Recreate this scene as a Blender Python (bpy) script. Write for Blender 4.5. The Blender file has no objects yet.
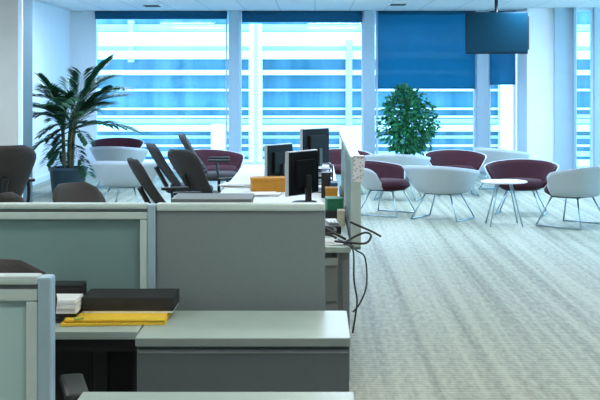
import bpy, bmesh, math, random
from mathutils import Vector, Matrix, Euler
R = math.radians
random.seed(7)
scene = bpy.context.scene
col = scene.collection

# ------------------------------------------------------------------ camera, world, sun, lights, exposure
FPX, EYE, VX, VY = 1250.0, 1.6, 315.0, 80.0     # focal length in px of a 600x400 frame, eye height, vanishing point
cam_d = bpy.data.cameras.new('camera')
cam = bpy.data.objects.new('camera', cam_d)
col.objects.link(cam)
cam.location = (0, 0, EYE)
cam.rotation_euler = (R(90), 0, 0)
cam_d.sensor_width = 36
cam_d.lens = FPX / 600 * 36
cam_d.shift_x = -(VX - 300) / 600
cam_d.shift_y = -(200 - VY) / 600
cam_d.clip_start = 0.05
cam_d.clip_end = 300
scene.camera = cam

world = bpy.data.worlds.new('sky')
scene.world = world
world.use_nodes = True
wn = world.node_tree.nodes
bg = wn['Background']
wc = wn.new('ShaderNodeTexCoord')
ws = wn.new('ShaderNodeSeparateXYZ')
wr = wn.new('ShaderNodeValToRGB')
world.node_tree.links.new(wc.outputs['Generated'], ws.inputs[0])
world.node_tree.links.new(ws.outputs['Z'], wr.inputs[0])
wr.color_ramp.elements[0].position = 0.0
wr.color_ramp.elements[0].color = (0.46, 0.80, 1.0, 1)
wr.color_ramp.elements[1].position = 0.6
wr.color_ramp.elements[1].color = (0.16, 0.55, 1.0, 1)
world.node_tree.links.new(wr.outputs[0], bg.inputs['Color'])
bg.inputs['Strength'].default_value = 6.5

sun_d = bpy.data.lights.new('sun', 'SUN')
sun_d.energy = 0.5
sun_d.angle = R(2)
sun_d.color = (0.95, 0.98, 1.0)
sun = bpy.data.objects.new('sun', sun_d)
col.objects.link(sun)
sun.rotation_euler = Vector((-0.30, 0.72, -0.62)).to_track_quat('-Z', 'Y').to_euler()

scene.view_settings.view_transform = 'Standard'
scene.view_settings.look = 'None'
scene.view_settings.exposure = 0.0
scene.view_settings.gamma = 1.0
scene.view_settings.use_curve_mapping = False

CEIL = 2.81
LAMPS = [(x, y) for y in (1.4, 4.1, 6.8, 9.4, 13.2, 16.0, 18.3) for x in (-2.6, 0.4, 3.4)]  # far rows are cool fill added to brighten the lounge
for lx, ly in LAMPS:
    near = ly < 9.5
    ld = bpy.data.lights.new('luminaire_and_fill_light', 'AREA')
    ld.shape = 'RECTANGLE'
    ld.size, ld.size_y = 1.1, 0.5
    ld.energy = 21 if near else 88
    ld.color = (0.98, 1.0, 0.94) if near else (0.52, 0.72, 1.0)
    lo = bpy.data.objects.new('luminaire_and_fill_light', ld)
    col.objects.link(lo)
    lo.location = (lx, ly, CEIL - 0.05)

# ------------------------------------------------------------------ materials
def mat(name, color, rough=0.5, metal=0.0, noise=0.06, scale=30, bump=0.0, spec=0.5, trans=0.0, bscale=None):
    m = bpy.data.materials.new(name)
    m.use_nodes = True
    nt = m.node_tree
    p = nt.nodes['Principled BSDF']
    p.inputs['Roughness'].default_value = rough
    p.inputs['Metallic'].default_value = metal
    p.inputs['Specular IOR Level'].default_value = spec
    tc = nt.nodes.new('ShaderNodeTexCoord')
    nz = nt.nodes.new('ShaderNodeTexNoise')
    nz.inputs['Scale'].default_value = scale
    nz.inputs['Detail'].default_value = 3
    nt.links.new(tc.outputs['Object'], nz.inputs['Vector'])
    rp = nt.nodes.new('ShaderNodeValToRGB')
    rp.color_ramp.elements[0].position = 0.3
    rp.color_ramp.elements[1].position = 0.7
    rp.color_ramp.elements[0].color = tuple(c * (1 - noise) for c in color) + (1,)
    rp.color_ramp.elements[1].color = tuple(min(1, c * (1 + noise)) for c in color) + (1,)
    nt.links.new(nz.outputs['Fac'], rp.inputs[0])
    nt.links.new(rp.outputs[0], p.inputs['Base Color'])
    if bump:
        nb = nt.nodes.new('ShaderNodeTexNoise')
        nb.inputs['Scale'].default_value = bscale or scale * 6
        nt.links.new(tc.outputs['Object'], nb.inputs['Vector'])
        b = nt.nodes.new('ShaderNodeBump')
        b.inputs['Strength'].default_value = bump
        b.inputs['Distance'].default_value = 0.01
        nt.links.new(nb.outputs['Fac'], b.inputs['Height'])
        nt.links.new(b.outputs[0], p.inputs['Normal'])
    if trans:
        t = nt.nodes.new('ShaderNodeBsdfTranslucent')
        nt.links.new(rp.outputs[0], t.inputs['Color'])
        mx = nt.nodes.new('ShaderNodeMixShader')
        mx.inputs[0].default_value = trans
        out = nt.nodes['Material Output']
        nt.links.new(p.outputs[0], mx.inputs[1])
        nt.links.new(t.outputs[0], mx.inputs[2])
        nt.links.new(mx.outputs[0], out.inputs[0])
    return m

def glass_mat(name, tint, refl=0.06):
    m = bpy.data.materials.new(name)
    m.use_nodes = True
    nt = m.node_tree
    nt.nodes.remove(nt.nodes['Principled BSDF'])
    out = nt.nodes['Material Output']
    tr = nt.nodes.new('ShaderNodeBsdfTransparent')
    tr.inputs[0].default_value = tint + (1,)
    gl = nt.nodes.new('ShaderNodeBsdfGlossy')
    gl.inputs['Roughness'].default_value = 0.02
    lw = nt.nodes.new('ShaderNodeLayerWeight')
    lw.inputs[0].default_value = 0.15
    mu = nt.nodes.new('ShaderNodeMath')
    mu.operation = 'MULTIPLY_ADD'
    mu.inputs[1].default_value = 0.5
    mu.inputs[2].default_value = refl * 0.4
    nt.links.new(lw.outputs['Fresnel'], mu.inputs[0])
    mx = nt.nodes.new('ShaderNodeMixShader')
    nt.links.new(mu.outputs[0], mx.inputs[0])
    nt.links.new(tr.outputs[0], mx.inputs[1])
    nt.links.new(gl.outputs[0], mx.inputs[2])
    nt.links.new(mx.outputs[0], out.inputs[0])
    return m

def carpet_mat():
    m = bpy.data.materials.new('ribbed_carpet')
    m.use_nodes = True
    nt = m.node_tree
    N, L = nt.nodes, nt.links
    p = N['Principled BSDF']
    p.inputs['Roughness'].default_value = 0.6
    p.inputs['Specular IOR Level'].default_value = 0.35
    tc = N.new('ShaderNodeTexCoord')
    sp = N.new('ShaderNodeSeparateXYZ')
    L.new(tc.outputs['Object'], sp.inputs[0])
    # soft stripes running away from the camera, slowly wandering in strength
    w1 = N.new('ShaderNodeTexNoise')
    w1.inputs['Scale'].default_value = 1.0
    w1.inputs['Detail'].default_value = 2
    mp = N.new('ShaderNodeMapping')
    mp.inputs['Scale'].default_value = (12, 0.14, 1)
    L.new(tc.outputs['Object'], mp.inputs[0])
    L.new(mp.outputs[0], w1.inputs['Vector'])
    # cross ribs
    w2 = N.new('ShaderNodeTexWave')
    w2.wave_type, w2.bands_direction = 'BANDS', 'Y'
    w2.inputs['Scale'].default_value = 6.5
    w2.inputs['Distortion'].default_value = 1.2
    w2.inputs['Detail'].default_value = 2
    L.new(tc.outputs['Object'], w2.inputs['Vector'])
    nz = N.new('ShaderNodeTexNoise')
    nz.inputs['Scale'].default_value = 1.0
    nz.inputs['Detail'].default_value = 5
    mp2 = N.new('ShaderNodeMapping')
    mp2.inputs['Scale'].default_value = (34, 9, 1)
    L.new(tc.outputs['Object'], mp2.inputs[0])
    L.new(mp2.outputs[0], nz.inputs['Vector'])
    a = N.new('ShaderNodeMath'); a.operation = 'MULTIPLY'; a.inputs[1].default_value = 0.85
    b = N.new('ShaderNodeMath'); b.operation = 'MULTIPLY_ADD'; b.inputs[1].default_value = 0.18
    c = N.new('ShaderNodeMath'); c.operation = 'MULTIPLY_ADD'; c.inputs[1].default_value = 0.62
    L.new(w1.outputs['Fac'], a.inputs[0])
    L.new(w2.outputs['Fac'], b.inputs[0]); L.new(a.outputs[0], b.inputs[2])
    L.new(nz.outputs['Fac'], c.inputs[0]); L.new(b.outputs[0], c.inputs[2])
    rp = N.new('ShaderNodeValToRGB')
    rp.color_ramp.elements[0].position = 0.50
    rp.color_ramp.elements[0].color = (0.125, 0.135, 0.096, 1)
    rp.color_ramp.elements[1].position = 1.0
    rp.color_ramp.elements[1].color = (0.39, 0.395, 0.305, 1)
    L.new(c.outputs[0], rp.inputs[0])
    L.new(rp.outputs[0], p.inputs['Base Color'])
    bm_ = N.new('ShaderNodeBump')
    bm_.inputs['Strength'].default_value = 0.35
    bm_.inputs['Distance'].default_value = 0.008
    L.new(c.outputs[0], bm_.inputs['Height'])
    L.new(bm_.outputs[0], p.inputs['Normal'])
    return m

def blind_mat(name, color, see=0.05, transl=0.55):
    m = mat(name, color, 0.8, noise=0.05, scale=3, trans=transl)
    nt = m.node_tree
    out = nt.nodes['Material Output']
    last = out.inputs[0].links[0].from_socket
    tr = nt.nodes.new('ShaderNodeBsdfTransparent')
    mx = nt.nodes.new('ShaderNodeMixShader')
    mx.inputs[0].default_value = see
    nt.links.new(last, mx.inputs[1])
    nt.links.new(tr.outputs[0], mx.inputs[2])
    nt.links.new(mx.outputs[0], out.inputs[0])
    return m

def speckle_mat():
    m = mat('speckled_paper', (0.75, 0.74, 0.8), 0.7)
    nt = m.node_tree
    p = nt.nodes['Principled BSDF']
    tc = nt.nodes.new('ShaderNodeTexCoord')
    v = nt.nodes.new('ShaderNodeTexVoronoi')
    v.inputs['Scale'].default_value = 80
    nt.links.new(tc.outputs['Object'], v.inputs['Vector'])
    r = nt.nodes.new('ShaderNodeValToRGB')
    r.color_ramp.elements[0].position = 0.28
    r.color_ramp.elements[0].color = (0.30, 0.28, 0.42, 1)
    r.color_ramp.elements[1].position = 0.36
    r.color_ramp.elements[1].color = (0.80, 0.80, 0.84, 1)
    nt.links.new(v.outputs['Distance'], r.inputs[0])
    nt.links.new(r.outputs[0], p.inputs['Base Color'])
    return m

def facade_glass_mat():
    m = mat('facade_glazing', (0.05, 0.26, 0.48), 0.25, noise=0.1)
    nt = m.node_tree
    p = nt.nodes['Principled BSDF']
    tc = nt.nodes.new('ShaderNodeTexCoord')
    mp = nt.nodes.new('ShaderNodeMapping')
    mp.inputs['Scale'].default_value = (1.3, 0.01, 0.22)
    nz = nt.nodes.new('ShaderNodeTexNoise')
    nz.inputs['Scale'].default_value = 1.6
    nz.inputs['Detail'].default_value = 4
    nt.links.new(tc.outputs['Object'], mp.inputs[0])
    nt.links.new(mp.outputs[0], nz.inputs['Vector'])
    r = nt.nodes.new('ShaderNodeValToRGB')
    e = r.color_ramp.elements
    e[0].position, e[0].color = 0.30, (0.004, 0.11, 0.18, 1)
    e[1].position, e[1].color = 0.66, (0.10, 0.23, 0.32, 1)
    nt.links.new(nz.outputs['Fac'], r.inputs[0])
    nt.links.new(r.outputs[0], p.inputs['Base Color'])
    return m

def ceiling_mat():
    m = mat('ceiling_tiles', (0.80, 0.82, 0.84), 0.8, noise=0.02)
    nt = m.node_tree
    p = nt.nodes['Principled BSDF']
    tc = nt.nodes.new('ShaderNodeTexCoord')
    b = nt.nodes.new('ShaderNodeTexBrick')
    b.offset = 0
    b.inputs['Scale'].default_value = 1
    b.inputs['Brick Width'].default_value = 0.6
    b.inputs['Row Height'].default_value = 0.6
    b.inputs['Mortar Size'].default_value = 0.008
    b.inputs['Color1'].default_value = (0.80, 0.82, 0.84, 1)
    b.inputs['Color2'].default_value = (0.78, 0.80, 0.83, 1)
    b.inputs['Mortar'].default_value = (0.5, 0.53, 0.57, 1)
    nt.links.new(tc.outputs['Object'], b.inputs['Vector'])
    nt.links.new(b.outputs['Color'], p.inputs['Base Color'])
    return m

M = dict(
    carpet=carpet_mat(), ceiling=ceiling_mat(),
    wall=mat('white_wall_paint', (0.74, 0.78, 0.84), 0.7, noise=0.02, scale=4),
    beige=mat('beige_pier_panel', (0.53, 0.46, 0.385), 0.6, noise=0.05, scale=3),
    frame=mat('white_window_frame', (0.72, 0.80, 0.86), 0.4, noise=0.02),
    slate=mat('slate_blue_panel', (0.085, 0.125, 0.14), 0.7, spec=0.2),
    column=mat('pale_grey_column', (0.40, 0.53, 0.64), 0.55, noise=0.03, scale=5),
    glass=glass_mat('window_glass', (0.86, 0.96, 1.0)),
    blind=blind_mat('blue_roller_blind', (0.003, 0.25, 0.42), 0.09),
    blind_dark=blind_mat('folded_blue_blind', (0.003, 0.14, 0.28), 0.0, 0.35),
    fglass=facade_glass_mat(),
    band=mat('white_facade_cladding', (0.86, 0.88, 0.90), 0.6, noise=0.02, scale=1),
    paleband=mat('pale_blue_cladding', (0.48, 0.62, 0.78), 0.6, noise=0.08, scale=1),
    street=mat('grey_paving', (0.3, 0.31, 0.32), 0.9),
    fabric=mat('grey_screen_fabric', (0.178, 0.215, 0.22), 0.9, noise=0.03, scale=160, bump=0.08, spec=0.2),
    trim=mat('pale_aluminium_trim', (0.47, 0.56, 0.54), 0.45, metal=0.0, noise=0.03),
    bluetrim=mat('blue_grey_post', (0.34, 0.46, 0.54), 0.4, metal=0.2, noise=0.03),
    frost=mat('green_frosted_glass', (0.235, 0.36, 0.35), 0.35, noise=0.05, scale=2, trans=0.3),
    top=mat('pale_laminate_top', (0.335, 0.41, 0.385), 0.4, noise=0.03, scale=12),
    edge=mat('grey_edge_band', (0.26, 0.30, 0.29), 0.5, noise=0.03),
    steelgrey=mat('grey_cabinet_steel', (0.125, 0.15, 0.157), 0.5, noise=0.05, scale=8),
    midgrey=mat('mid_grey_pedestal', (0.16, 0.175, 0.18), 0.5, noise=0.05, scale=8),
    white=mat('white_laminate', (0.72, 0.75, 0.78), 0.45, noise=0.02),
    shell=mat('white_chair_shell', (0.47, 0.52, 0.56), 0.5, noise=0.02, scale=6),
    burgundy=mat('burgundy_upholstery', (0.034, 0.0025, 0.009), 0.75, noise=0.12, scale=40, bump=0.15, spec=0.25),
    chrome=mat('brushed_steel', (0.38, 0.50, 0.56), 0.3, metal=0.8, noise=0.03),
    black=mat('black_plastic', (0.012, 0.013, 0.015), 0.45, noise=0.1),
    blackmatt=mat('black_board', (0.014, 0.015, 0.017), 0.65, noise=0.15, scale=60),
    chairfab=mat('charcoal_chair_fabric', (0.052, 0.046, 0.046), 0.8, noise=0.15, scale=90, bump=0.15, spec=0.3),
    screen=mat('dark_monitor_glass', (0.002, 0.0035, 0.0045), 0.45, noise=0.05, spec=0.05),
    tv=mat('tv_screen_glass', (0.001, 0.032, 0.055), 0.35, noise=0.05, spec=0.15),
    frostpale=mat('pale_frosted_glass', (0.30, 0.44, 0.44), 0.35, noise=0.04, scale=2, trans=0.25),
    tvcase=mat('dark_teal_casing', (0.002, 0.022, 0.045), 0.5, spec=0.2),
    silver=mat('silver_bezel', (0.42, 0.44, 0.45), 0.4, metal=0.3, noise=0.03),
    paper=mat('white_paper', (0.78, 0.80, 0.82), 0.8, noise=0.02),
    yellow=mat('yellow_folder_card', (0.78, 0.50, 0.035), 0.7, noise=0.06),
    orange=mat('orange_card', (0.50, 0.22, 0.02), 0.7, noise=0.08),
    green=mat('green_card', (0.01, 0.14, 0.07), 0.6, noise=0.1),
    lime=mat('lime_label', (0.30, 0.42, 0.06), 0.7),
    cream=mat('cream_card', (0.52, 0.48, 0.38), 0.7),
    blue=mat('blue_card', (0.03, 0.13, 0.28), 0.6),
    speck=speckle_mat(),
    leaf=mat('palm_leaf_green', (0.012, 0.055, 0.022), 0.4, noise=0.4, scale=9, trans=0.2),
    stem=mat('palm_stem', (0.06, 0.065, 0.025), 0.7, noise=0.3, scale=20),
    fig=mat('fig_leaf_green', (0.028, 0.20, 0.08), 0.4, noise=0.5, scale=6, trans=0.3),
    bark=mat('pale_bark', (0.12, 0.10, 0.08), 0.8, noise=0.2),
    pot=mat('dark_blue_pot_glaze', (0.02, 0.05, 0.075), 0.4, noise=0.1),
    soil=mat('dark_soil', (0.03, 0.02, 0.015), 0.95, noise=0.4),
    frostlit=mat('frosted_glass_painted_lit', (0.50, 0.66, 0.645), 0.35, noise=0.04, scale=2, trans=0.25),  # frosted glass made paler: stronger light on the near screen painted into its colour
    brightwall=mat('bright_white_paint', (0.88, 0.89, 0.92), 0.65, noise=0.02, scale=4),
    backplate=mat('black_monitor_back', (0.005, 0.007, 0.009), 0.6, noise=0.1, spec=0.15),
    lampglow=None,
)
lm = bpy.data.materials.new('lit_diffuser')
lm.use_nodes = True
lm.node_tree.nodes['Principled BSDF'].inputs['Emission Color'].default_value = (0.93, 1, 0.95, 1)
lm.node_tree.nodes['Principled BSDF'].inputs['Emission Strength'].default_value = 4
M['lampglow'] = lm

# ------------------------------------------------------------------ helpers
def X(px, Y): return (px - VX) * Y / FPX
def Z(py, Y): return EYE - (py - VY) * Y / FPX

class MB:
    """collects shapes, then links them as one mesh object"""
    def __init__(self): self.bm = bmesh.new()
    def box(self, c, s, rz=0, bev=0.0, rx=0, ry=0):
        b = bmesh.new()
        bmesh.ops.create_cube(b, size=1)
        for v in b.verts: v.co = Vector((v.co.x * s[0], v.co.y * s[1], v.co.z * s[2]))
        if bev:
            bmesh.ops.bevel(b, geom=b.edges[:], offset=bev, segments=2, affect='EDGES', profile=0.6)
        m = Matrix.Translation(c) @ Euler((rx, ry, rz)).to_matrix().to_4x4()
        self._add(b, m)
        return self
    def span(self, x0, x1, y0, y1, z0, z1, bev=0.0):
        return self.box(((x0 + x1) / 2, (y0 + y1) / 2, (z0 + z1) / 2), (abs(x1 - x0), abs(y1 - y0), abs(z1 - z0)), bev=bev)
    def _add(self, b, m=None):
        if m is not None: b.transform(m)
        me = bpy.data.meshes.new('t')
        b.to_mesh(me); b.free()
        self.bm.from_mesh(me)
        bpy.data.meshes.remove(me)
    def loft(self, rings, cap=True, closed=True, smooth=True):
        vs = [[self.bm.verts.new(p) for p in r] for r in rings]
        n = len(rings[0])
        for i in range(len(rings) - 1):
            for j in range(n if closed else n - 1):
                k = (j + 1) % n
                f = self.bm.faces.new((vs[i][j], vs[i][k], vs[i + 1][k], vs[i + 1][j]))
                f.smooth = smooth
        if cap and closed:
            self.bm.faces.new(list(reversed(vs[0])))
            self.bm.faces.new(vs[-1])
        return self
    def tube(self, pts, r, seg=8):
        pts = [Vector(p) for p in pts]
        rings = []
        up = None
        for i, p in enumerate(pts):
            a = pts[max(i - 1, 0)]; b = pts[min(i + 1, len(pts) - 1)]
            d = (b - a).normalized()
            if up is None:
                up = Vector((0, 0, 1)) if abs(d.z) < 0.9 else Vector((1, 0, 0))
            u = d.cross(up)
            if u.length < 1e-4: u = d.cross(Vector((1, 0, 0)))
            u.normalize()
            w = u.cross(d).normalized()
            up = w
            rr = r[i] if isinstance(r, (list, tuple)) else r
            rings.append([p + u * math.cos(2 * math.pi * k / seg) * rr + w * math.sin(2 * math.pi * k / seg) * rr for k in range(seg)])
        return self.loft(rings)
    def lathe(self, prof, c=(0, 0, 0), seg=24, sx=1, sy=1):
        rings = [[Vector((c[0] + r * sx * math.cos(2 * math.pi * k / seg), c[1] + r * sy * math.sin(2 * math.pi * k / seg), c[2] + z)) for k in range(seg)] for r, z in prof]
        return self.loft(rings)
    def quad(self, pts, smooth=False):
        f = self.bm.faces.new([self.bm.verts.new(p) for p in pts])
        f.smooth = smooth
        return self
    def build(self, name, m, parent=None):
        bmesh.ops.recalc_face_normals(self.bm, faces=self.bm.faces[:])
        me = bpy.data.meshes.new(name)
        self.bm.to_mesh(me); self.bm.free()
        me.materials.append(m)
        o = bpy.data.objects.new(name, me)
        col.objects.link(o)
        if parent is not None: o.parent = parent
        return o

def smooth_path(pts, n=8):
    pts = [Vector(p) for p in pts]
    out = []
    P = [pts[0]] + pts + [pts[-1]]
    for i in range(1, len(P) - 2):
        for k in range(n):
            t = k / n
            a, b, c, d = P[i - 1], P[i], P[i + 1], P[i + 2]
            out.append(0.5 * ((2 * b) + (-a + c) * t + (2 * a - 5 * b + 4 * c - d) * t * t + (-a + 3 * b - 3 * c + d) * t ** 3))
    out.append(pts[-1])
    return out

def tag(o, label=None, cat=None, group=None, kind=None):
    if label: o['label'] = label
    if cat: o['category'] = cat
    if group: o['group'] = group
    if kind: o['kind'] = kind
    return o

def thing(name, label, cat, loc=(0, 0, 0), rz=0, group=None):
    o = bpy.data.objects.new(name, None)
    o.empty_display_size = 0.1
    col.objects.link(o)
    o.location = loc
    o.rotation_euler = (0, 0, rz)
    return tag(o, label, cat, group)

def struct(o): o['kind'] = 'structure'; return o

def copy_tree(o, parent=None):
    c = o.copy()
    col.objects.link(c)
    if parent is not None:
        c.parent = parent
        c.matrix_parent_inverse = o.matrix_parent_inverse.copy()
    for ch in list(o.children): copy_tree(ch, c)
    return c

# ------------------------------------------------------------------ the setting
YW = 21.9                       # window wall
XL = X(70, YW)                  # left wall
XR = 7.2
YB = -2.0
struct(MB().span(XL - 0.2, XR + 0.2, YB - 0.2, YW + 0.25, -0.2, 0).build('floor', M['carpet']))
struct(MB().span(XL - 0.2, XR + 0.2, YB - 0.2, YW + 0.25, CEIL, CEIL + 0.25).build('ceiling', M['ceiling']))
struct(MB().span(XL - 0.2, XL, YB, YW + 0.2, 0, CEIL).build('wall_left', M['wall']))
struct(MB().span(XL, XR, YB - 0.2, YB, 0, CEIL).build('wall_rear', M['wall']))
struct(MB().span(XL, X(95, YW), YW, YW + 0.2, 0, CEIL).build('wall_back', M['wall']))
# beige pier standing out from the left wall, and a slate panel on the wall behind it
yp = 15.4
struct(MB().span(XL, X(18, yp), yp, yp + 0.6, 0, CEIL, bev=0.012).build('wall_pier', M['beige']))
struct(MB().span(X(18, yp), X(22, yp), yp + 0.002, yp + 0.05, 0, CEIL).build('trim_1', M['frame']))
struct(MB().span(X(18, yp), X(22, yp) - 0.006, yp + 0.05, yp + 0.6, 0, CEIL).build('trim_2', M['slate']))
struct(MB().span(XL, XL + 0.02, 16.0, YW, 0, 0.09).build('baseboard_left', M['frame']))

def window(n, x0, x1, y, bars=(), z0=0.08, z1=CEIL, fw=0.05):
    f = MB()
    f.span(x0, x0 + fw, y, y + 0.12, z0, z1).span(x1 - fw, x1, y, y + 0.12, z0, z1)
    f.span(x0 + fw, x1 - fw, y, y + 0.12, z0, z0 + 0.07).span(x0 + fw, x1 - fw, y, y + 0.12, z1 - 0.04, z1)
    w = struct(f.build('window_%d' % n, M['frame']))
    for zb in bars:
        MB().span(x0 + fw, x1 - fw, y + 0.02, y + 0.10, zb - 0.025, zb + 0.025).build('transom', M['frame'], w)
    MB().span(x0 + fw, x1 - fw, y + 0.055, y + 0.063, z0 + 0.07, z1 - 0.04).build('pane', M['glass'], w)
    return w
window(1, X(95, YW), X(227, YW), YW, fw=0.02)
window(2, X(239, YW), X(364, YW), YW, fw=0.04)
window(3, X(376, YW), X(476, YW), YW, fw=0.035)
window(4, X(489, YW), X(516, YW), YW, fw=0.03)
struct(MB().span(X(95, YW), X(530, YW), YW - 0.02, YW + 0.2, 0, 0.08).build('trim_3', M['frame']))
def column(px0, px1, y, d, m='column'):
    return struct(MB().span(X(px0, y), X(px1, y), y, y + d, 0, CEIL, bev=0.008).build('window_column', M[m]))
column(228.5, 239, YW - 0.14, 0.40)
column(364, 375, YW - 0.14, 0.40)
column(477, 489, YW - 0.14, 0.40)
# big white corner column, bluish panel beside it, glazing that carries on to the right
yc = 21.0
struct(MB().span(X(527, yc), X(557, yc), yc, YW + 0.2, 0, CEIL, bev=0.01).build('corner_column', M['brightwall']))
y5 = 20.7
struct(MB().span(X(557, y5), X(575, y5), y5 + 0.2, y5 + 0.5, 0, CEIL).build('wall_right_panel', M['column']))
struct(MB().span(X(575, y5), X(577.5, y5), y5 + 0.1, y5 + 0.4, 0, CEIL).build('trim_4', M['bluetrim']))
window(5, X(577.5, y5), X(596, y5), y5 + 0.2, fw=0.03, bars=(1.0,))
struct(MB().span(X(596, y5), X(604, y5), y5 + 0.1, y5 + 0.4, 0, CEIL).build('trim_5', M['column']))
window(6, X(604, y5), XR, y5 + 0.2, fw=0.06, bars=(1.0,))
# right side of the room: a run of floor-to-ceiling windows
yy = 11.2
struct(MB().span(XR, XR + 0.2, YB, yy, 0, CEIL).build('wall_right', M['wall']))
def side_window(n, y0, y1):
    f = MB()
    fw = 0.06
    f.span(XR, XR + 0.12, y0, y0 + fw, 0, CEIL).span(XR, XR + 0.12, y1 - fw, y1, 0, CEIL)
    f.span(XR, XR + 0.12, y0 + fw, y1 - fw, 0, 0.12).span(XR, XR + 0.12, y0 + fw, y1 - fw, CEIL - 0.06, CEIL)
    w = struct(f.build('window_%d' % n, M['frame']))
    MB().span(XR + 0.055, XR + 0.063, y0 + fw, y1 - fw, 0.12, CEIL - 0.06).build('pane', M['glass'], w)
n = 7
while yy < 20.8:
    side_window(n, yy, min(yy + 2.4, 20.9)); yy += 2.4; n += 1
# daylight portals at the openings (guide sampling of the sky only)
def portal(loc, rot, sx, sy):
    d = bpy.data.lights.new('sky_portal', 'AREA')
    d.shape = 'RECTANGLE'; d.size, d.size_y = sx, sy
    d.cycles.is_portal = True
    o = bpy.data.objects.new('sky_portal', d); col.objects.link(o)
    o.location = loc; o.rotation_euler = rot
portal((0.2, YW + 0.3, CEIL / 2), (R(-90), 0, 0), 8.0, CEIL)
portal((XR + 0.25, 16.0, CEIL / 2), (0, R(90), 0), CEIL, 9.6)

# outside: the street and the office block across it
struct(MB().span(-60, 60, YW + 0.3, 80, -6.3, -6.0).build('street', M['street']))
YF = 34.0
bld = thing('office_building', 'white and blue striped office building across the street outside the windows', 'building', (0, YF, -6))
def zf(py): return Z(py, YF) + 6
MB().span(-20, 22, 0.4, 8, 0, 17).build('glazing', M['fglass'], bld)
def fband(y0, y1, m, d=0.35, name='cladding_band'):
    MB().span(-20, 22, 0.4 - d, 0.4, zf(y1), zf(y0)).build(name, M[m], bld)
fband(-30, 8, 'paleband', 0.2)
fband(24, 31, 'paleband', 0.1)
fband(32, 46, 'band'); fband(46, 50, 'paleband', 0.2); fband(50.5, 59, 'band')
fband(70, 75, 'band')
fband(89, 91.2, 'band', 0.2, 'sun_fin'); fband(108, 110, 'band', 0.2, 'sun_fin'); fband(116, 118, 'band', 0.2, 'sun_fin')
fband(119, 124, 'paleband', 0.15); fband(125, 131.5, 'band')
fband(136, 139, 'paleband', 0.1); fband(145, 147.2, 'band', 0.2, 'sun_fin'); fband(152, 157, 'paleband', 0.1); fband(160, 175, 'band')
for zz in (-100, -60):
    fband(zz, zz + 20, 'band')
def pier(px0, px1, py0, py1, m, d):
    MB().span(X(px0, YF), X(px1, YF), 0.4 - d, 0.4, zf(py1), zf(py0)).build('facade_pier', M[m], bld)
pier(249, 262, 24, 175, 'band', 0.45)
pier(254.5, 257.5, 24, 175, 'paleband', 0.5)
pier(211, 225, 124, 175, 'band', 0.42)
pier(127.5, 133, 20, 62, 'paleband', 0.33)
pier(346, 352, 40, 160, 'paleband', 0.42)
pier(500, 540, 60, 175, 'band', 0.42)
pier(340, 362, 126, 160, 'band', 0.45)

# ------------------------------------------------------------------ blinds
def blind(px0, px1, zb, label, m, y=YW - 0.05):
    x0, x1 = X(px0, y), X(px1, y)
    t = thing('roller_blind', label, 'blind', ((x0 + x1) / 2, y, CEIL), group='blue blinds along the window wall')
    w = x1 - x0
    MB().tube([(-w / 2, 0, -0.035), (w / 2, 0, -0.035)], 0.03, 12).build('roller', M['blind_dark'], t)
    MB().span(-w / 2, w / 2, -0.004, 0.0, -(CEIL - zb), -0.03).build('blind_fabric', m, t)
    MB().span(-w / 2, w / 2, -0.012, 0.006, -(CEIL - zb) - 0.022, -(CEIL - zb), 0.003).build('bottom_rail', M['blind_dark'], t)
blind(95, 227, Z(18, YW), 'dark blue blind rolled almost up over the leftmost window', M['blind_dark'])
blind(242, 362, Z(21, YW), 'dark blue blind rolled up over the window behind the monitors', M['blind_dark'])
blind(378, 475, Z(87.5, YW), 'wide blue blind half lowered above the leafy fig plant', M['blind'])
blind(490, 515, Z(83.5, YW), 'narrow blue blind half lowered below the hanging television', M['blind'])

# ------------------------------------------------------------------ ceiling things
def luminaire(x, y):
    t = thing('ceiling_light', 'lit rectangular panel light recessed in the white tiled ceiling, lounge rows added as fill', 'ceiling light', (x, y, CEIL), group='panel lights in the ceiling')
    f = MB()
    f.span(-0.6, 0.6, -0.3, -0.27, -0.02, 0).span(-0.6, 0.6, 0.27, 0.3, -0.02, 0).span(-0.6, -0.57, -0.27, 0.27, -0.02, 0).span(0.57, 0.6, -0.27, 0.27, -0.02, 0)
    f.build('frame', M['frame'], t)
    MB().span(-0.57, 0.57, -0.27, 0.27, -0.012, 0).build('diffuser', M['lampglow'], t)
for a in LAMPS: luminaire(*a)
def downlight(px, py, label):
    y = (CEIL - EYE) * FPX / (VY - py)
    t = thing('ceiling_vent', label, 'vent', (X(px, y), y, CEIL))
    MB().span(-0.15, 0.15, -0.22, 0.22, -0.02, 0, 0.004).build('frame', M['frame'], t)
    g = MB()
    for k in range(5): g.box((0, -0.16 + 0.08 * k, -0.026), (0.24, 0.03, 0.012))
    g.build('grille', M['slate'], t)
downlight(398, 3.2, 'small slotted vent in the ceiling above the half lowered blind')
downlight(152, 4.5, 'small slotted vent in the ceiling above the leftmost window')

# television hung from the ceiling
yt = 18.5
tv = thing('television', 'dark flat television hung from the ceiling near the white corner column', 'television', (X(496.5, yt), yt, CEIL), R(-7))
tw, th = 0.92, 0.62
zc = Z(33, yt) - CEIL
MB().box((0, 0.02, zc), (tw, 0.07, th), bev=0.012).build('casing', M['tvcase'], tv)
MB().box((0, -0.019, zc + 0.005), (tw - 0.05, 0.01, th - 0.05), bev=0.003).build('screen', M['tv'], tv)
MB().tube([(0, 0.1, 0), (0, 0.1, zc)], 0.025, 12).box((0, 0.08, zc), (0.3, 0.06, 0.3), bev=0.005).build('ceiling_mount', M['black'], tv)
MB().box((tw / 2 + 0.008, 0.02, zc), (0.02, 0.05, th * 0.8), bev=0.004).build('speaker', M['black'], tv)

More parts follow.
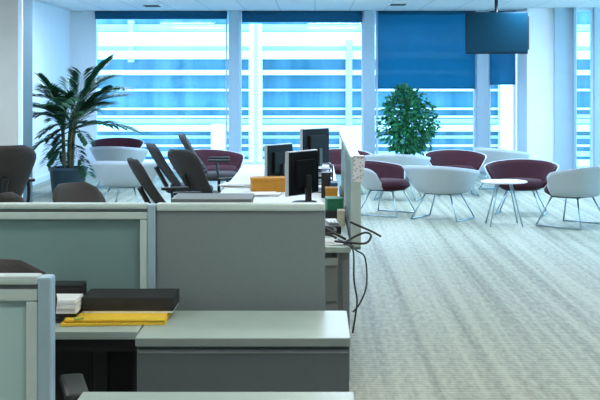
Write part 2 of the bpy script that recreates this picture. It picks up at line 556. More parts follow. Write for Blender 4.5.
# ------------------------------------------------------------------ desk screens (partitions)
ZS = 1.118
def glass_screen(x0, x1, y, label, pane='frost'):
    t = thing('desk_screen', label, 'screen', ((x0 + x1) / 2, y, 0))
    w = (x1 - x0) / 2
    MB().span(-w, w - 0.03, -0.03, 0.03, ZS - 0.022, ZS, 0.008).build('top_cap', M['trim'], t)
    MB().span(-w, w - 0.03, -0.018, 0.018, ZS - 0.034, ZS - 0.022).build('shadow_groove', M['steelgrey'], t)
    MB().span(-w, w - 0.032, -0.026, 0.026, ZS - 0.062, ZS - 0.034, 0.004).build('top_rail', M['trim'], t)
    MB().span(w - 0.062, w - 0.032, -0.026, 0.026, 0.12, ZS - 0.063, 0.004).build('stile', M['trim'], t)
    MB().span(-w, w - 0.062, -0.026, 0.026, 0.10, 0.14, 0.004).build('bottom_rail', M['trim'], t)
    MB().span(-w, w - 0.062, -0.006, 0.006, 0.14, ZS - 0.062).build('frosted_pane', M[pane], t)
    MB().span(w - 0.032, w, -0.032, 0.032, 0.0, ZS - 0.004, 0.006).build('post', M['bluetrim'], t)
    return t
YA = 4.9
glass_screen(-2.25, X(156.5, YA), YA, 'wide green frosted glass desk screen beside the plain grey screen')
YN = 3.1
t = glass_screen(-2.1, X(53, YN), YN, 'frosted glass desk screen in the bottom left corner, nearest of all', 'frostlit')
xb0, xb1 = X(156.5, YA) + 0.002, X(325, YA)
t = thing('desk_screen', 'plain grey fabric desk screen with pale top edge behind the grey cabinet', 'screen', ((xb0 + xb1) / 2, YA, 0))
w = (xb1 - xb0) / 2
MB().span(-w, w, -0.03, 0.03, ZS - 0.03, ZS, 0.008).build('top_cap', M['trim'], t)
MB().span(-w, w - 0.0, -0.022, 0.022, 0.06, ZS - 0.03, 0.004).build('fabric_panel', M['fabric'], t)
for s in (-1, 1):
    MB().span(s * w * 0.8 - 0.03, s * w * 0.8 + 0.03, -0.10, 0.10, 0, 0.06, 0.004).build('foot', M['steelgrey'], t)

# ------------------------------------------------------------------ near cabinets and desk
def cabinet(x0, x1, yf, d, label, fh=0.72):
    t = thing('filing_cabinet', label, 'cabinet', ((x0 + x1) / 2, yf + d / 2, 0))
    w = (x1 - x0) / 2
    MB().span(-w, w, -d / 2, d / 2, fh - 0.03, fh, 0.003).build('cabinet_top', M['top'], t)
    MB().span(-w + 0.001, w - 0.001, -d / 2 - 0.002, -d / 2 + 0.001, fh - 0.029, fh - 0.003).build('edge_band', M['edge'], t)
    MB().span(-w + 0.004, w - 0.004, -d / 2 + 0.018, d / 2 - 0.005, 0.05, fh - 0.03).build('body', M['steelgrey'], t)
    MB().span(-w + 0.02, w - 0.02, -d / 2 + 0.04, d / 2 - 0.02, 0.0, 0.05).build('plinth', M['blackmatt'], t)
    for z0, z1 in ((0.06, 0.365), (0.375, fh - 0.042)):
        dr = MB().span(-w + 0.006, w - 0.006, -d / 2 + 0.001, -d / 2 + 0.018, z0, z1, 0.002).build('drawer', M['steelgrey'], t)
        MB().span(-w + 0.01, w - 0.01, -d / 2 - 0.004, -d / 2 + 0.001, z1 - 0.012, z1 - 0.006, 0.001).build('handle_lip', M['midgrey'], dr)
    return t
cabinet(-0.614, X(350.5, 4.266), 4.266, 0.505, 'grey filing cabinet with pale top in front of the plain grey screen')
cabinet(-0.655, X(353.5, 3.531), 3.13, 0.40, 'pale topped cabinet at the very bottom edge of the picture')

YD0 = 4.37
dk = thing('desk', 'pale topped desk with a dark underside holding the black binder', 'desk', (-1.36, 4.6, 0))
dx = 0.74
MB().span(-dx, dx, YD0 - 4.6, 0.265, 0.692, 0.72, 0.003).build('desktop', M['top'], dk)
MB().span(-dx + 0.02, dx - 0.02, 0.15, 0.17, 0.1, 0.68).build('modesty_panel', M['blackmatt'], dk)
MB().span(-dx + 0.02, dx - 0.004, YD0 - 4.6 + 0.05, YD0 - 4.6 + 0.08, 0.64, 0.692).build('beam', M['black'], dk)
for lx in (-0.7, dx - 0.16):
    MB().span(lx - 0.025, lx + 0.025, -0.05, 0.0, 0.03, 0.66, 0.004).span(lx - 0.03, lx + 0.03, -0.22, 0.2, 0, 0.03, 0.004).build('leg', M['midgrey'] if lx < 0 else M['black'], dk)
MB().span(dx - 0.022, dx, -0.2, 0.25, 0.0, 0.692).build('side_panel', M['blackmatt'], dk)

# things on that desk
ZD = 0.7205
yb = 4.54
fo = thing('card_folder', 'yellow card folder with curled edge lying under the black binder', 'folder', (X(116, yb), yb, ZD))
f = MB()
f.loft([[Vector((x, -0.07 + 0.02 * math.sin(5 * x), 0.001)), Vector((x, 0.26, 0.001)), Vector((x, 0.26, 0.010)), Vector((x, -0.07 + 0.02 * math.sin(5 * x), 0.010))] for x in [-0.185 + 0.023 * k for k in range(17)]], smooth=False)
f.build('cover', M['yellow'], fo)
MB().box((0.0, 0.09, 0.017), (0.36, 0.30, 0.008), bev=0.002, rz=R(1.5)).build('inner_sheets', M['yellow'], fo)
MB().box((-0.125, -0.055, 0.0235), (0.03, 0.02, 0.004), rz=R(30)).build('tab', M['lime'], fo)
bi = thing('ring_binder', 'thick black ring binder lying flat on the yellow folder', 'binder', (X(127.5, 4.6), 4.6, ZD + 0.0215))
bw = 0.170
MB().span(-bw, bw, 0.0, 0.2, 0.007, 0.058, 0.005).build('spine_and_cover', M['blackmatt'], bi)
MB().span(-bw + 0.004, bw - 0.004, 0.002, 0.195, 0.0, 0.007).build('page_block', M['paper'], bi)
MB().box((0.0, -0.001, 0.034), (0.025, 0.003, 0.025), bev=0.001).build('finger_hole', M['black'], bi)
pa = thing('paper_stack', 'small stack of white papers at the left end of the black binder', 'papers', (-0.925, 4.5, ZD + 0.0215))
f = MB()
for k in range(8): f.box((random.uniform(-.004, .004), 0.085 + random.uniform(-.004, .004), 0.017 + 0.006 * k), (0.128, 0.14, 0.0055), rz=R(random.uniform(-1.5, 1.5)))
f.build('sheets', M['paper'], pa)
MB().span(-0.06, 0.06, 0.02, 0.15, 0, 0.012, 0.002).build('notebook', M['blackmatt'], pa)
bo = thing('box_file', 'flat black box file on the desk behind the white papers', 'box file', (-0.955, 4.765, ZD))
MB().span(-0.1, 0.075, -0.05, 0.055, 0, 0.097, 0.004).build('case', M['blackmatt'], bo)
MB().span(-0.1, 0.075, -0.05, 0.055, 0.098, 0.106, 0.003).build('lid', M['black'], bo)

# ------------------------------------------------------------------ task chairs
def make_task_chair(label):
    t = thing('task_chair', label, 'chair', group='black office task chairs')
    # faces local +Y ; backrest on the -Y side
    rings = []
    for i in range(13):
        v = i / 12
        z = 0.50 + 0.47 * v
        hw = 0.185 + 0.075 * min(1, v * 1.25)
        if v > 0.70: hw *= math.sqrt(max(0.0, 1 - ((v - 0.70) / 0.305) ** 2)) * 0.55 + 0.45
        yb_ = -0.20 - 0.30 * v ** 1.15 - 0.03 * math.sin(v * math.pi)
        th_ = 0.022 if 0 < i < 12 else 0.010
        ring = []
        nx = 10
        for k in range(nx + 1):
            u = -1 + 2 * k / nx
            ring.append(Vector((u * hw, yb_ + 0.06 * u * u - th_ * math.sqrt(max(0.06, 1 - u ** 4)), z)))
        for k in range(nx, -1, -1):
            u = -1 + 2 * k / nx
            ring.append(Vector((u * hw, yb_ + 0.06 * u * u + th_ * math.sqrt(max(0.06, 1 - u ** 4)), z)))
        rings.append(ring)
    MB().loft(rings).build('backrest', M['chairfab'], t)
    rings = []
    for i, (z, k) in enumerate(((0.425, 0.86), (0.435, 0.97), (0.46, 1.0), (0.485, 0.97), (0.497, 0.85), (0.50, 0.5))):
        ring = []
        for j in range(28):
            a = 2 * math.pi * j / 28
            ca, sa = math.cos(a), math.sin(a)
            ring.append(Vector((0.245 * k * abs(ca) ** 0.6 * (1 if ca > 0 else -1), 0.02 + 0.235 * k * abs(sa) ** 0.6 * (1 if sa > 0 else -1), z - 0.02 * (sa > 0.9))))
        rings.append(ring)
    MB().loft(rings).build('seat', M['chairfab'], t)
    for s in (-1, 1):
        a = MB().tube(smooth_path([(s * 0.2, 0.0, 0.43), (s * 0.28, 0.0, 0.45), (s * 0.29, -0.02, 0.55), (s * 0.28, -0.03, 0.645)]), 0.016).build('armrest', M['black'], t)
        MB().box((s * 0.28, 0.0, 0.655), (0.07, 0.27, 0.03), bev=0.012).build('arm_pad', M['black'], a)
    MB().tube(smooth_path([(0, -0.05, 0.41), (0, -0.24, 0.42), (0, -0.285, 0.50), (0, -0.395, 0.70)]), 0.026).build('back_support', M['black'], t)
    MB().lathe([(0.03, 0.08), (0.03, 0.26), (0.02, 0.262), (0.02, 0.40)], seg=14).box((0, 0, 0.41), (0.2, 0.24, 0.035), bev=0.008).build('gas_column', M['black'], t)
    b = MB()
    for k in range(5):
        a = 2 * math.pi * k / 5 + 0.3
        b.tube([(0, 0, 0.105), (0.30 * math.cos(a), 0.30 * math.sin(a), 0.075)], [0.03, 0.018], 8)
    base = b.build('star_base', M['black'], t)
    for k in range(5):
        a = 2 * math.pi * k / 5 + 0.3
        c = Vector((0.29 * math.cos(a), 0.29 * math.sin(a), 0))
        d = Vector((-math.sin(a), math.cos(a), 0))
        MB().tube([c + d * -0.025 + Vector((0, 0, 0.029)), c + d * 0.025 + Vector((0, 0, 0.029))], 0.029, 12).tube([c + Vector((0, 0, 0.03)), c + Vector((0, 0, 0.08))], 0.008, 8).build('castor', M['black'], base)
    return t
# px of the backrest, depth, heading of the seat (deg from +Y, clockwise), scale, label
chairs = [
    (181, 11.1, 72, 0.94, 'black task chair nearest of the cluster, leaning back beside the desk'),
    (190, 13.6, 72, 0.95, 'dark task chair seen edge on, just left of the broad backed one'),
    (212, 12.55, 45, 0.95, 'broad backed charcoal task chair turned away in the middle of the cluster'),
    (219, 15.2, 86, 0.97, 'black task chair at the back of the cluster, beside the burgundy tub chair'),
    (-6, 11.2, -28, 1.07, 'tall brown black task chair in front of the beige pier'),
    (-42, 7.5, -40, 0.98, 'black task chair cut by the left edge, just above the glass screen'),
    (127, 7.75, 118, 0.97, 'round topped black task chair in front of the potted palm'),
    (-26, 3.66, 165, 1.035, 'black task chair between the two glass screens, its top just above the nearer one'),
]
proto = None
for px, y, h, s, lab in chairs:
    if proto is None: o = proto = make_task_chair(lab)
    else:
        o = copy_tree(proto)
    o['label'] = lab
    o.location = (X(px, y), y, 0)
    o.rotation_euler = (0, 0, -R(h))
    o.scale = (s, s, s)

# ------------------------------------------------------------------ bench of desks with spine screen
DX0, DX1 = -0.74, 0.19
YS = 6.58
for k in range(4):
    y0 = YS + 1.6 * k
    t = thing('bench_desk', ['white desk at the aisle end of the row, carrying cables and a phone',
                             'white desk second in the row, under the nearest monitor',
                             'white desk third in the row, under the left monitor',
                             'white desk furthest along the row, towards the windows'][k], 'desk', ((DX0 + DX1) / 2, y0 + 0.8, 0))
    hw = (DX1 - DX0) / 2
    MB().span(-hw, hw, -0.797, 0.797, 0.69, 0.72, 0.003).build('desktop', M['top'] if k == 0 else M['white'], t)
    for s in (-1, 1):
        MB().span(s * (hw - 0.026) - 0.02, s * (hw - 0.026) + 0.02, -0.74, -0.69, 0, 0.69, 0.004).build('leg', M['midgrey'], t)
    MB().span(-hw + 0.1, hw - 0.1, -0.735, -0.70, 0.62, 0.69).build('beam', M['midgrey'], t)
pd = thing('drawer_pedestal', 'grey drawer pedestal under the aisle end of the white desk row', 'drawers', (-0.08, YS + 0.32, 0))
MB().span(-0.22, 0.20, -0.29, 0.29, 0.03, 0.66, 0.004).build('body', M['midgrey'], pd)
MB().span(-0.22, 0.20, -0.3, -0.29, 0.62, 0.66, 0.002).build('top_rail', M['edge'], pd)
for k in range(3):
    d = MB().span(-0.215, 0.195, -0.302, -0.29, 0.05 + 0.19 * k, 0.225 + 0.19 * k, 0.002).build('drawer', M['midgrey'], pd)
    MB().span(-0.08, 0.06, -0.310, -0.302, 0.20 + 0.19 * k, 0.212 + 0.19 * k, 0.002).build('handle', M['edge'], d)
MB().span(-0.2, 0.18, -0.27, 0.27, 0, 0.03).build('plinth', M['blackmatt'], pd)

ZT = 0.7205
for k in range(2):
    y0 = 6.76 + 1.6 * k
    t = thing('spine_screen', ['grey edged frosted screen standing at the aisle edge of the first white desk', 'frosted screen further along the aisle edge of the white desks'][k], 'screen', (0.0, y0, 0))
    xa, xb = 0.196, 0.250
    zt = 1.185
    MB().span(xa, xb, 0, 0.06, 0.695, zt, 0.006).build('post', M['trim'], t)
    MB().span(xa - 0.004, xb, 0.06, 1.597, zt - 0.03, zt, 0.006).build('top_cap', M['trim'], t)
    MB().span(xa + 0.012, xb - 0.012, 0.06, 1.597, 0.76, zt - 0.03, 0.002).build('frosted_pane', M['frostpale'], t)
    for yy in (0.3, 1.3): MB().span(0.10, xb - 0.01, yy - 0.03, yy + 0.03, 0.672, 0.689).build('desk_bracket', M['midgrey'], t)
    MB().span(xa, xb, 0.06, 1.597, 0.675, 0.76, 0.003).build('fabric_panel', M['fabric'], t)
cd = thing('paper_leaflet', 'speckled white leaflet hung over the top corner of the aisle screen', 'paper', (0.232, 6.752, 1.185))
f = MB()
f.box((0.003, 0.004, -0.07), (0.060, 0.004, 0.135), ry=R(6)).box((0.003, 0.03, 0.003), (0.060, 0.06, 0.004))
f.build('sheet', M['speck'], cd)

# monitors
def make_monitor(w=0.42, h=0.335):
    t = thing('monitor', '', 'monitor')
    # faces local -Y
    MB().box((0, 0.016, 0.225), (w, 0.03, h), bev=0.006).build('casing', M['silver'], t)
    MB().box((0, -0.001, 0.225), (w - 0.026, 0.006, h - 0.026), bev=0.002).build('display', M['screen'], t)
    bk = MB().box((0, 0.035, 0.225), (w - 0.016, 0.012, h - 0.016), bev=0.003).box((0, 0.05, 0.225), (w * 0.62, 0.03, h * 0.6), bev=0.010)
    for k in range(6): bk.box((0, 0.042, 0.225 + h * 0.34 + 0.007 * k), (w * 0.7, 0.003, 0.0035))
    bk.build('back_housing', M['backplate'], t)
    MB().box((0, 0.075, 0.11), (0.05, 0.03, 0.2), bev=0.006).build('neck', M['black'], t)
    MB().lathe([(0.01, 0.016), (0.10, 0.010), (0.11, 0.004), (0.11, 0.0)][::-1], (0, 0.04, 0), 20, 1, 0.8).build('base', M['black'], t)
    return t
mons = [
    (300, 9.0, -122, 0.95, 'black monitor with a white sticker, nearest on the white desks'),
    (277, 10.3, -122, 0.90, 'black monitor left of and behind the stickered one'),
    (313, 11.2, -125, 0.98, 'black monitor on a riser at the far end, highest of the three'),
]
mp = None
for i, (px, y, a, s, lab) in enumerate(mons):
    if mp is None: o = mp = make_monitor()
    else: o = copy_tree(mp)
    o['label'] = lab
    o['group'] = 'monitors on the white desk row'
    o.location = (X(px, y), y, ZT)
    o.rotation_euler = (0, 0, R(a))
    o.scale = (s, s, s)
    if i == 2:
        o.location.z = ZT + 0.065
ri = thing('monitor_riser', 'black riser box under the raised far monitor', 'stand', (X(312, 11.2), 11.23, ZT))
MB().span(-0.16, 0.16, -0.12, 0.14, 0, 0.063, 0.006).build('case', M['black'], ri)
MB().span(-0.12, 0.12, -0.126, -0.12, 0.015, 0.05, 0.002).build('front_slot', M['silver'], ri)
# sticker on the first monitor: part of the monitor
st = MB().box((-0.05, 0.043, 0.088), (0.09, 0.003, 0.04)).build('sticker', M['paper'], mp)

# things on the white desks
def trays(px, y, label):
    t = thing('letter_tray', label, 'trays', (X(px, y), y, ZT), R(4))
    for k in range(4):
        z = 0.06 * k
        MB().span(-0.09, 0.09, -0.15, 0.15, z, z + 0.006).span(-0.09, -0.084, -0.15, 0.15, z, z + 0.035).span(0.084, 0.09, -0.15, 0.15, z, z + 0.035).build('tray', M['black'], t)
        if k < 3:
            MB().span(-0.08, 0.08, -0.14, 0.13, z + 0.0065, z + 0.018).build('papers', M['paper'], t)
    for sx in (-1, 1):
        for sy in (-1, 1):
            MB().span(sx * 0.088 - 0.005, sx * 0.088 + 0.005, sy * 0.13 - 0.006, sy * 0.13 + 0.006, 0, 0.21).build('post', M['black'], t)
trays(320, 9.9, 'black tiered letter tray with white papers beside the nearest monitor')
def box_item(name, label, cat, px, y, size, m, rz=0, z=ZT, lid=None):
    t = thing(name, label, cat, (X(px, y), y, z), R(rz))
    w, d, h = size
    MB().span(-w / 2, w / 2, -d / 2, d / 2, 0, h * (0.8 if lid else 1), 0.003).build('body', M[m], t)
    if lid: MB().span(-w / 2 - .003, w / 2 + .003, -d / 2 - .003, d / 2 + .003, h * 0.8, h, 0.003).build('lid', M[lid], t)
    return t
box_item('storage_box', 'orange storage box left of the nearest monitor', 'box', 268, 9.9, (0.27, 0.2, 0.11), 'orange', 6, lid='orange')
box_item('card_box', 'small orange card box between the letter tray and aisle screen', 'box', 331.5, 8.9, (0.085, 0.14, 0.115), 'orange', 0, lid='orange')
box_item('mini_computer', 'small black computer box under the green file box', 'computer', 333, 7.9, (0.11, 0.2, 0.062), 'black', 4)
box_item('file_box', 'dark green file box lying on the small black computer by the aisle screen', 'box', 334, 7.9, (0.10, 0.16, 0.075), 'green', 4, z=ZT + 0.0625, lid='green')
box_item('speaker_box', 'black speaker standing between the orange card box and the tray', 'speaker', 326, 9.35, (0.07, 0.1, 0.19), 'black', 0)
box_item('card_pack', 'cream card pack at the foot of the green file box', 'box', 341, 7.6, (0.045, 0.12, 0.09), 'cream', 0)
box_item('blue_notebook', 'blue notebook standing beside the aisle screen', 'notebook', 334, 9.2, (0.05, 0.2, 0.13), 'blue', 0)
def flat_papers(px, y, label, n, w=0.21, d=0.3, spread=14, m='paper', z=ZT):
    t = thing('paper_pile', label, 'papers', (X(px, y), y, z))
    for k in range(n):
        MB().box((random.uniform(-.05, .05), random.uniform(-.06, .06), 0.004 + 0.005 * k), (w, d, 0.004), rz=R(random.uniform(-spread, spread))).build('sheet', M[m], t)
    return t
flat_papers(240, 10.4, 'loose pile of white papers on the desk left of the orange box', 5)
flat_papers(264, 9.55, 'pale papers on the desk in front of the orange box', 3, 0.2, 0.25)
t = thing('desk_phone', 'black desk telephone with cord at the aisle end of the desks', 'telephone', (X(327, 7.2), 7.2, ZT + 0.006), R(8))
MB().box((0, 0, 0.03), (0.14, 0.19, 0.05), rx=R(8), bev=0.01).build('body', M['black'], t)
MB().tube(smooth_path([(-0.05, -0.09, 0.07), (-0.055, -0.03, 0.085), (-0.055, 0.03, 0.085), (-0.05, 0.09, 0.07)]), [0.024] * 4 + [0.017] * 17 + [0.024] * 4, 10).build('handset', M['black'], t)
MB().box((0.03, 0.04, 0.062), (0.06, 0.05, 0.004), rx=R(8)).build('display', M['silver'], t)
k = MB()
for i in range(4):
    for j in range(3): k.box((0.01 + 0.02 * j, -0.06 + 0.02 * i, 0.056), (0.013, 0.013, 0.008), rx=R(8))
k.build('keypad', M['silver'], t)
flat_papers(330, 6.75, 'white sheets under the cables at the aisle end of the desks', 3, 0.12, 0.16, 6)

# cables at the aisle end
def cable(name, label, pts, r=0.0055):
    return tag(MB().tube(smooth_path(pts, 10), r, 8).build(name, M['black'], None), label, 'cable')
cable('power_cable', 'black cable hanging in a loop from the desk end down to the carpet',
      [(X(338, 6.8), 6.8, ZT + 0.012), (X(350, 6.62), 6.62, ZT + 0.012), (X(356, 6.5), 6.5, 0.715), (X(365, 6.5), 6.5, Z(258, 6.5)), (X(366.5, 6.5), 6.5, Z(285, 6.5)), (X(360, 6.5), 6.5, Z(303, 6.5)), (X(353, 6.5), 6.5, Z(312, 6.5))], 0.0045)
cable('data_cable', 'thin black cable dropping straight beside the drawer pedestal',
      [(X(344, 6.64), 6.64, ZT + 0.01), (X(353, 6.54), 6.54, 0.71), (X(354, 6.5), 6.5, Z(280, 6.5)), (X(357, 6.5), 6.5, Z(300, 6.5)), (X(355, 6.5), 6.5, Z(318, 6.5)), (X(352.5, 6.5), 6.5, Z(333, 6.5))], 0.005)
cable('looped_cable', 'black cable looping out past the aisle screen post',
      [(X(335, 6.66), 6.66, ZT + 0.02), (X(352, 6.6), 6.6, Z(243, 6.6)), (X(366, 6.6), 6.6, Z(243, 6.6)), (X(371, 6.6), 6.6, Z(236, 6.6)), (X(366, 6.62), 6.62, Z(232.5, 6.62)), (X(356, 6.64), 6.64, Z(236, 6.64)), (X(346, 6.64), 6.64, ZT + 0.02)], 0.006)
cable('stiff_cable', 'short stiff black cable end sticking out over the aisle',
      [(X(350, 6.7), 6.7, Z(222, 6.7)), (X(364, 6.7), 6.7, Z(228, 6.7)), (X(373, 6.68), 6.68, Z(232, 6.68)), (X(381, 6.66), 6.66, Z(236.5, 6.66))], 0.006)
cable('coiled_cable', 'tangle of black cable coiled on the end of the desk',
      [(X(328, 6.9) + 0.04 * math.cos(a * 0.9), 6.72 + 0.05 * math.sin(a * 0.9), ZT + 0.03 + 0.006 * a) for a in range(12)] + [(X(346, 6.66), 6.66, ZT + 0.03)], 0.007)

# grey cupboard whose top shows just over the plain screen
cb = thing('storage_cupboard', 'grey cupboard showing its top just over the plain grey screen', 'cupboard', (X(211, 6.2), 6.36, 0))
MB().span(-0.195, 0.195, -0.14, 0.15, 0.05, 0.985, 0.004).build('body', M['midgrey'], cb)
MB().span(-0.2, 0.2, -0.16, 0.155, 0.985, 1.01, 0.004).build('cupboard_top', M['midgrey'], cb)
for s_ in (-1, 1):
    d = MB().span(0.002 if s_ > 0 else -0.19, 0.19 if s_ > 0 else -0.002, -0.156, -0.14, 0.06, 0.975, 0.002).build('door', M['midgrey'], cb)
    MB().span(s_ * 0.03 - 0.005, s_ * 0.03 + 0.005, -0.165, -0.156, 0.6, 0.75, 0.002).build('handle', M['edge'], d)
MB().span(-0.18, 0.18, -0.12, 0.14, 0, 0.05).build('plinth', M['blackmatt'], cb)

# ------------------------------------------------------------------ lounge chairs
def make_lounge_chair():
    t = thing('tub_chair', '', 'chair', group='white shelled tub chairs in the lounge')
    # faces local +Y; angle 0 is the back (-Y)
    def surf(th, v, off):
        k = math.cos(th)
        bk = (0.5 + 0.5 * k) ** 0.8            # 1 at back, 0 at front
        zt = 0.475 + 0.155 * bk
        zb = 0.32 - 0.015 * bk
        z = zb + (zt - zb) * v
        r = 0.285 + 0.155 * v ** 0.8 - off
        return Vector((math.sin(th) * r * 1.02, -math.cos(th) * r * 0.92 - 0.05 * v * bk, z))
    TM = R(106)
    NT, NV = 36, 6
    def belt(o0, o1, vt, vb=0.0):
        b = MB()
        rings = []
        for i in range(NT + 1):
            th = -TM + 2 * TM * i / NT
            e = min(1.0, (1 - abs(th) / TM) / 0.16)
            top = vt * (0.35 + 0.65 * math.sqrt(max(0, 1 - (1 - e) ** 2)))
            ring = [surf(th, vb + (top - vb) * j / NV, o0) for j in range(NV + 1)] + [surf(th, vb + (top - vb) * j / NV, o1) for j in range(NV, -1, -1)]
            rings.append(ring)
        return b.loft(rings)
    belt(0.0, 0.016, 1.0).build('shell', M['shell'], t)
    belt(0.0165, 0.05, 0.985, 0.03).build('lining', M['burgundy'], t)
    MB().lathe([(0.10, 0.285), (0.22, 0.295), (0.275, 0.33), (0.283, 0.36), (0.262, 0.39), (0.24, 0.412), (0.15, 0.422), (0.03, 0.424)], (0, 0.0, 0), 32, 1.0, 0.97).build('seat_cushion', M['burgundy'], t)
    for sx in (-1, 1):
        for sy in (-1, 1):
            MB().tube([(sx * 0.15, sy * 0.14, 0.30), (sx * 0.28, sy * 0.25, 0.006)], 0.009, 8).build('leg', M['chrome'], t)
        MB().tube([(sx * 0.28, -0.25, 0.010), (sx * 0.28, 0.25, 0.010)], 0.008, 8).build('runner', M['chrome'], t)
    MB().tube([(-0.15, 0.14, 0.292), (0.15, 0.14, 0.292), (0.15, -0.14, 0.292), (-0.15, -0.14, 0.292), (-0.15, 0.14, 0.292)], 0.009, 8).build('under_frame', M['chrome'], t)
    return t
# px, depth, heading (deg clockwise from +Y = facing away), scale, label
lounge = [
    (443, 14.4, 30, 1.02, 'white tub chair turned away, largest in the lounge, beside the aisle'),
    (387, 14.9, 118, 1.0, 'tub chair with burgundy inside open, directly right of the aisle screen'),
    (398, 16.8, 14, 1.0, 'white tub chair turned away below the leafy fig plant'),
    (456, 17.35, 176, 0.97, 'burgundy lined tub chair under the half lowered blind, facing the room'),
    (521, 14.95, 195, 1.0, 'tub chair with broad burgundy back below the white corner column'),
    (572, 13.75, -50, 1.1, 'white tub chair turned away at the right edge of the picture'),
    (505, 18.2, 50, 1.0, 'white tub chair half behind the broad burgundy one'),
    (342, 17.6, 172, 0.97, 'burgundy tub chair peeking out behind the aisle screen'),
    (218, 17.2, 140, 1.0, 'burgundy tub chair behind the task chair cluster'),
    (127, 15.4, 15, 1.0, 'white tub chair with its back turned beside the potted palm'),
    (120, 18.7, 10, 1.0, 'white tub chair second in line behind the palm leaves'),
    (117, 20.7, 175, 1.0, 'tub chair furthest left at the foot of the leftmost window'),
]
lp = None
for px, y, h, s, lab in lounge:
    if lp is None: o = lp = make_lounge_chair()
    else: o = copy_tree(lp)
    o['label'] = lab
    o.location = (X(px, y), y, 0)
    o.rotation_euler = (0, 0, -R(h))
    o.scale = (s, s, s)
t = thing('coffee_table', 'round white coffee table in front of the broad burgundy chair', 'table', (X(504, 13.75), 13.75, 0))
MB().lathe([(0.02, 0.472), (0.24, 0.472), (0.255, 0.476), (0.255, 0.487), (0.248, 0.49), (0.02, 0.49)], seg=36).build('tabletop', M['white'], t)
for k in range(4):
    a = math.pi / 4 + k * math.pi / 2
    MB().tube([(0.10 * math.cos(a), 0.10 * math.sin(a), 0.47), (0.25 * math.cos(a), 0.25 * math.sin(a), 0.006)], 0.009, 8).build('leg', M['chrome'], t)

# ------------------------------------------------------------------ plants
yp = 17.25
palm = thing('potted_palm', 'tall dark green palm in a blue pot by the left wall', 'plant', (X(68, yp), yp, 0))
MB().lathe([(0.17, 0.0), (0.22, 0.05), (0.25, 0.34), (0.27, 0.36), (0.27, 0.40), (0.235, 0.40), (0.23, 0.36), (0.02, 0.35)], seg=28).build('pot', M['pot'], palm)
MB().lathe([(0.228, 0.352), (0.2, 0.372), (0.02, 0.38)], seg=24).build('soil', M['soil'], palm)
rng = random.Random(11)
stems = MB()
crowns = []
for k in range(5):
    a = k * 1.26 + 0.3
    bx_, by_ = 0.06 * math.cos(a), 0.06 * math.sin(a)
    hgt = [1.32, 1.12, 1.22, 0.98, 1.16][k]
    tipx, tipy = bx_ * 2.2 + 0.03, by_ * 2.2
    stems.tube(smooth_path([(bx_, by_, 0.36), (bx_ * 1.3, by_ * 1.3, 0.36 + hgt * 0.35), (tipx, tipy, hgt)]), 0.022, 8)
    crowns.append(Vector((tipx, tipy, hgt)))
stems.build('stem', M['stem'], palm)
def frond(start, az, L, rise, droop):
    b = MB()
    d = Vector((math.cos(az), math.sin(az), 0))
    side = Vector((-d.y, d.x, 0))
    pts = []
    n = 20
    for i in range(n + 1):
        s = i / n
        pts.append(start + d * (L * (s * math.cos(rise) + 0.15 * s * s)) + Vector((0, 0, L * (s * math.sin(rise) - droop * s * s))))
    b.tube(pts, [0.008 * (1 - 0.8 * i / n) for i in range(n + 1)], 5)
    for i in range(4, n + 1):
        s = i / n
        p = pts[i]
        tng = (pts[i] - pts[i - 1]).normalized()
        ll = 0.34 * L * (0.45 + 0.9 * math.sin(math.pi * min(1, (s - 0.15) * 0.95)))
        for sg in (-1, 1):
            dr = (tng * 0.75 + side * sg * 0.62 + Vector((0, 0, 0.12 + rng.uniform(-.12, .12)))).normalized()
            wv = dr.cross(Vector((0, 0, 1))).normalized() * 0.027
            m1 = p + dr * ll * 0.5 + Vector((0, 0, 0.01))
            e = p + dr * ll - Vector((0, 0, ll * 0.14))
            b.quad([p, m1 + wv - Vector((0, 0, 0.006)), e, m1]); b.quad([p, m1, e, m1 - wv - Vector((0, 0, 0.006))])
    b.build('frond', M['leaf'], palm)
for i in range(30):
    c = crowns[i % 5]
    az = i * 2.399 + rng.uniform(-.3, .3)
    rise = R([74, 28, 52, 12, 64, 40][i % 6])
    frond(c + Vector((0, 0, rng.uniform(-0.25, 0.0))), az, rng.uniform(0.66, 0.88) * (0.82 if math.cos(az) < -0.3 else 1), rise, rng.uniform(0.15, 0.36))
for i in range(12):       # low fronds on the stems
    c = crowns[i % 5]
    frond(Vector((c.x, c.y, 0.45 + 0.045 * i)), 2.6 + rng.uniform(-1.1, 1.1) + (i % 3 == 0) * 2.4, rng.uniform(0.35, 0.5), R(30), 0.75)

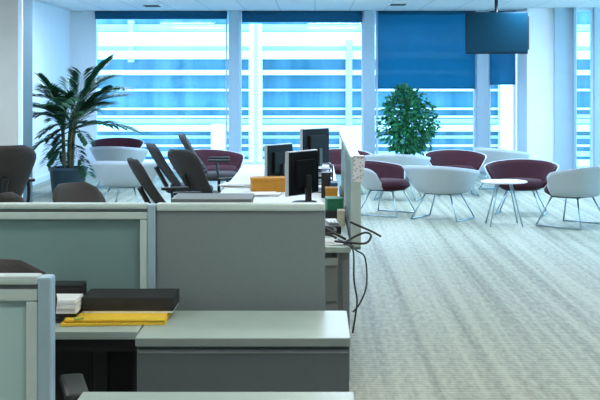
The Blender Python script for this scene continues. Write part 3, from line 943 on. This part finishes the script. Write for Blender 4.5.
yf = 20.6
fig = thing('potted_fig', 'bushy green fig plant in front of the window below the wide blind', 'plant', (X(408, yf), yf, 0))
MB().lathe([(0.15, 0.0), (0.19, 0.03), (0.22, 0.30), (0.235, 0.31), (0.235, 0.34), (0.205, 0.34), (0.20, 0.31), (0.02, 0.30)], seg=28).build('pot', M['white'], fig)
MB().lathe([(0.198, 0.302), (0.16, 0.318), (0.02, 0.322)], seg=24).build('soil', M['soil'], fig)
tr = MB().tube(smooth_path([(0, 0, 0.3), (0.03, 0.01, 0.6), (-0.02, 0, 0.9), (0, 0.02, 1.3)]), 0.022)
for k in range(9):
    a = k * 2.4
    z0 = 0.55 + 0.08 * k
    tr.tube(smooth_path([(0, 0, z0), (0.14 * math.cos(a), 0.14 * math.sin(a), z0 + 0.14), (0.34 * math.cos(a), 0.34 * math.sin(a), z0 + 0.18)]), 0.008, 6)
tr.build('trunk', M['bark'], fig)
rng = random.Random(5)
lf = MB()
cnt = 0
while cnt < 2600:
    v = Vector((rng.uniform(-1, 1), rng.uniform(-1, 1), rng.uniform(-1, 1)))
    if v.length > 1 or v.length < 0.25: continue
    lump = 0.85 + 0.22 * math.sin(5 * math.atan2(v.y, v.x) + 4 * v.z) 
    wz = 0.5 if v.z > 0 else 0.50
    rad = 0.50 * (1 - 0.45 * max(0, v.z) ** 1.5)
    p = Vector((v.x * rad * lump + 0.02 - 0.10 * max(0, v.z), v.y * 0.42 * lump, 0.93 + v.z * 0.58))
    d = (v + Vector((rng.uniform(-.7, .7), rng.uniform(-.7, .7), rng.uniform(-.9, .3)))).normalized()
    L = rng.uniform(0.06, 0.11)
    wv = d.cross(Vector((rng.uniform(-1, 1), rng.uniform(-1, 1), 1))).normalized() * L * 0.30
    nrm = d.cross(wv).normalized() * L * 0.08
    e = p + d * L
    m1 = p + d * L * 0.45
    lf.quad([p, m1 + wv + nrm, e, m1]); lf.quad([p, m1, e, m1 - wv + nrm])
    cnt += 1
lf.build('foliage', M['fig'], fig)
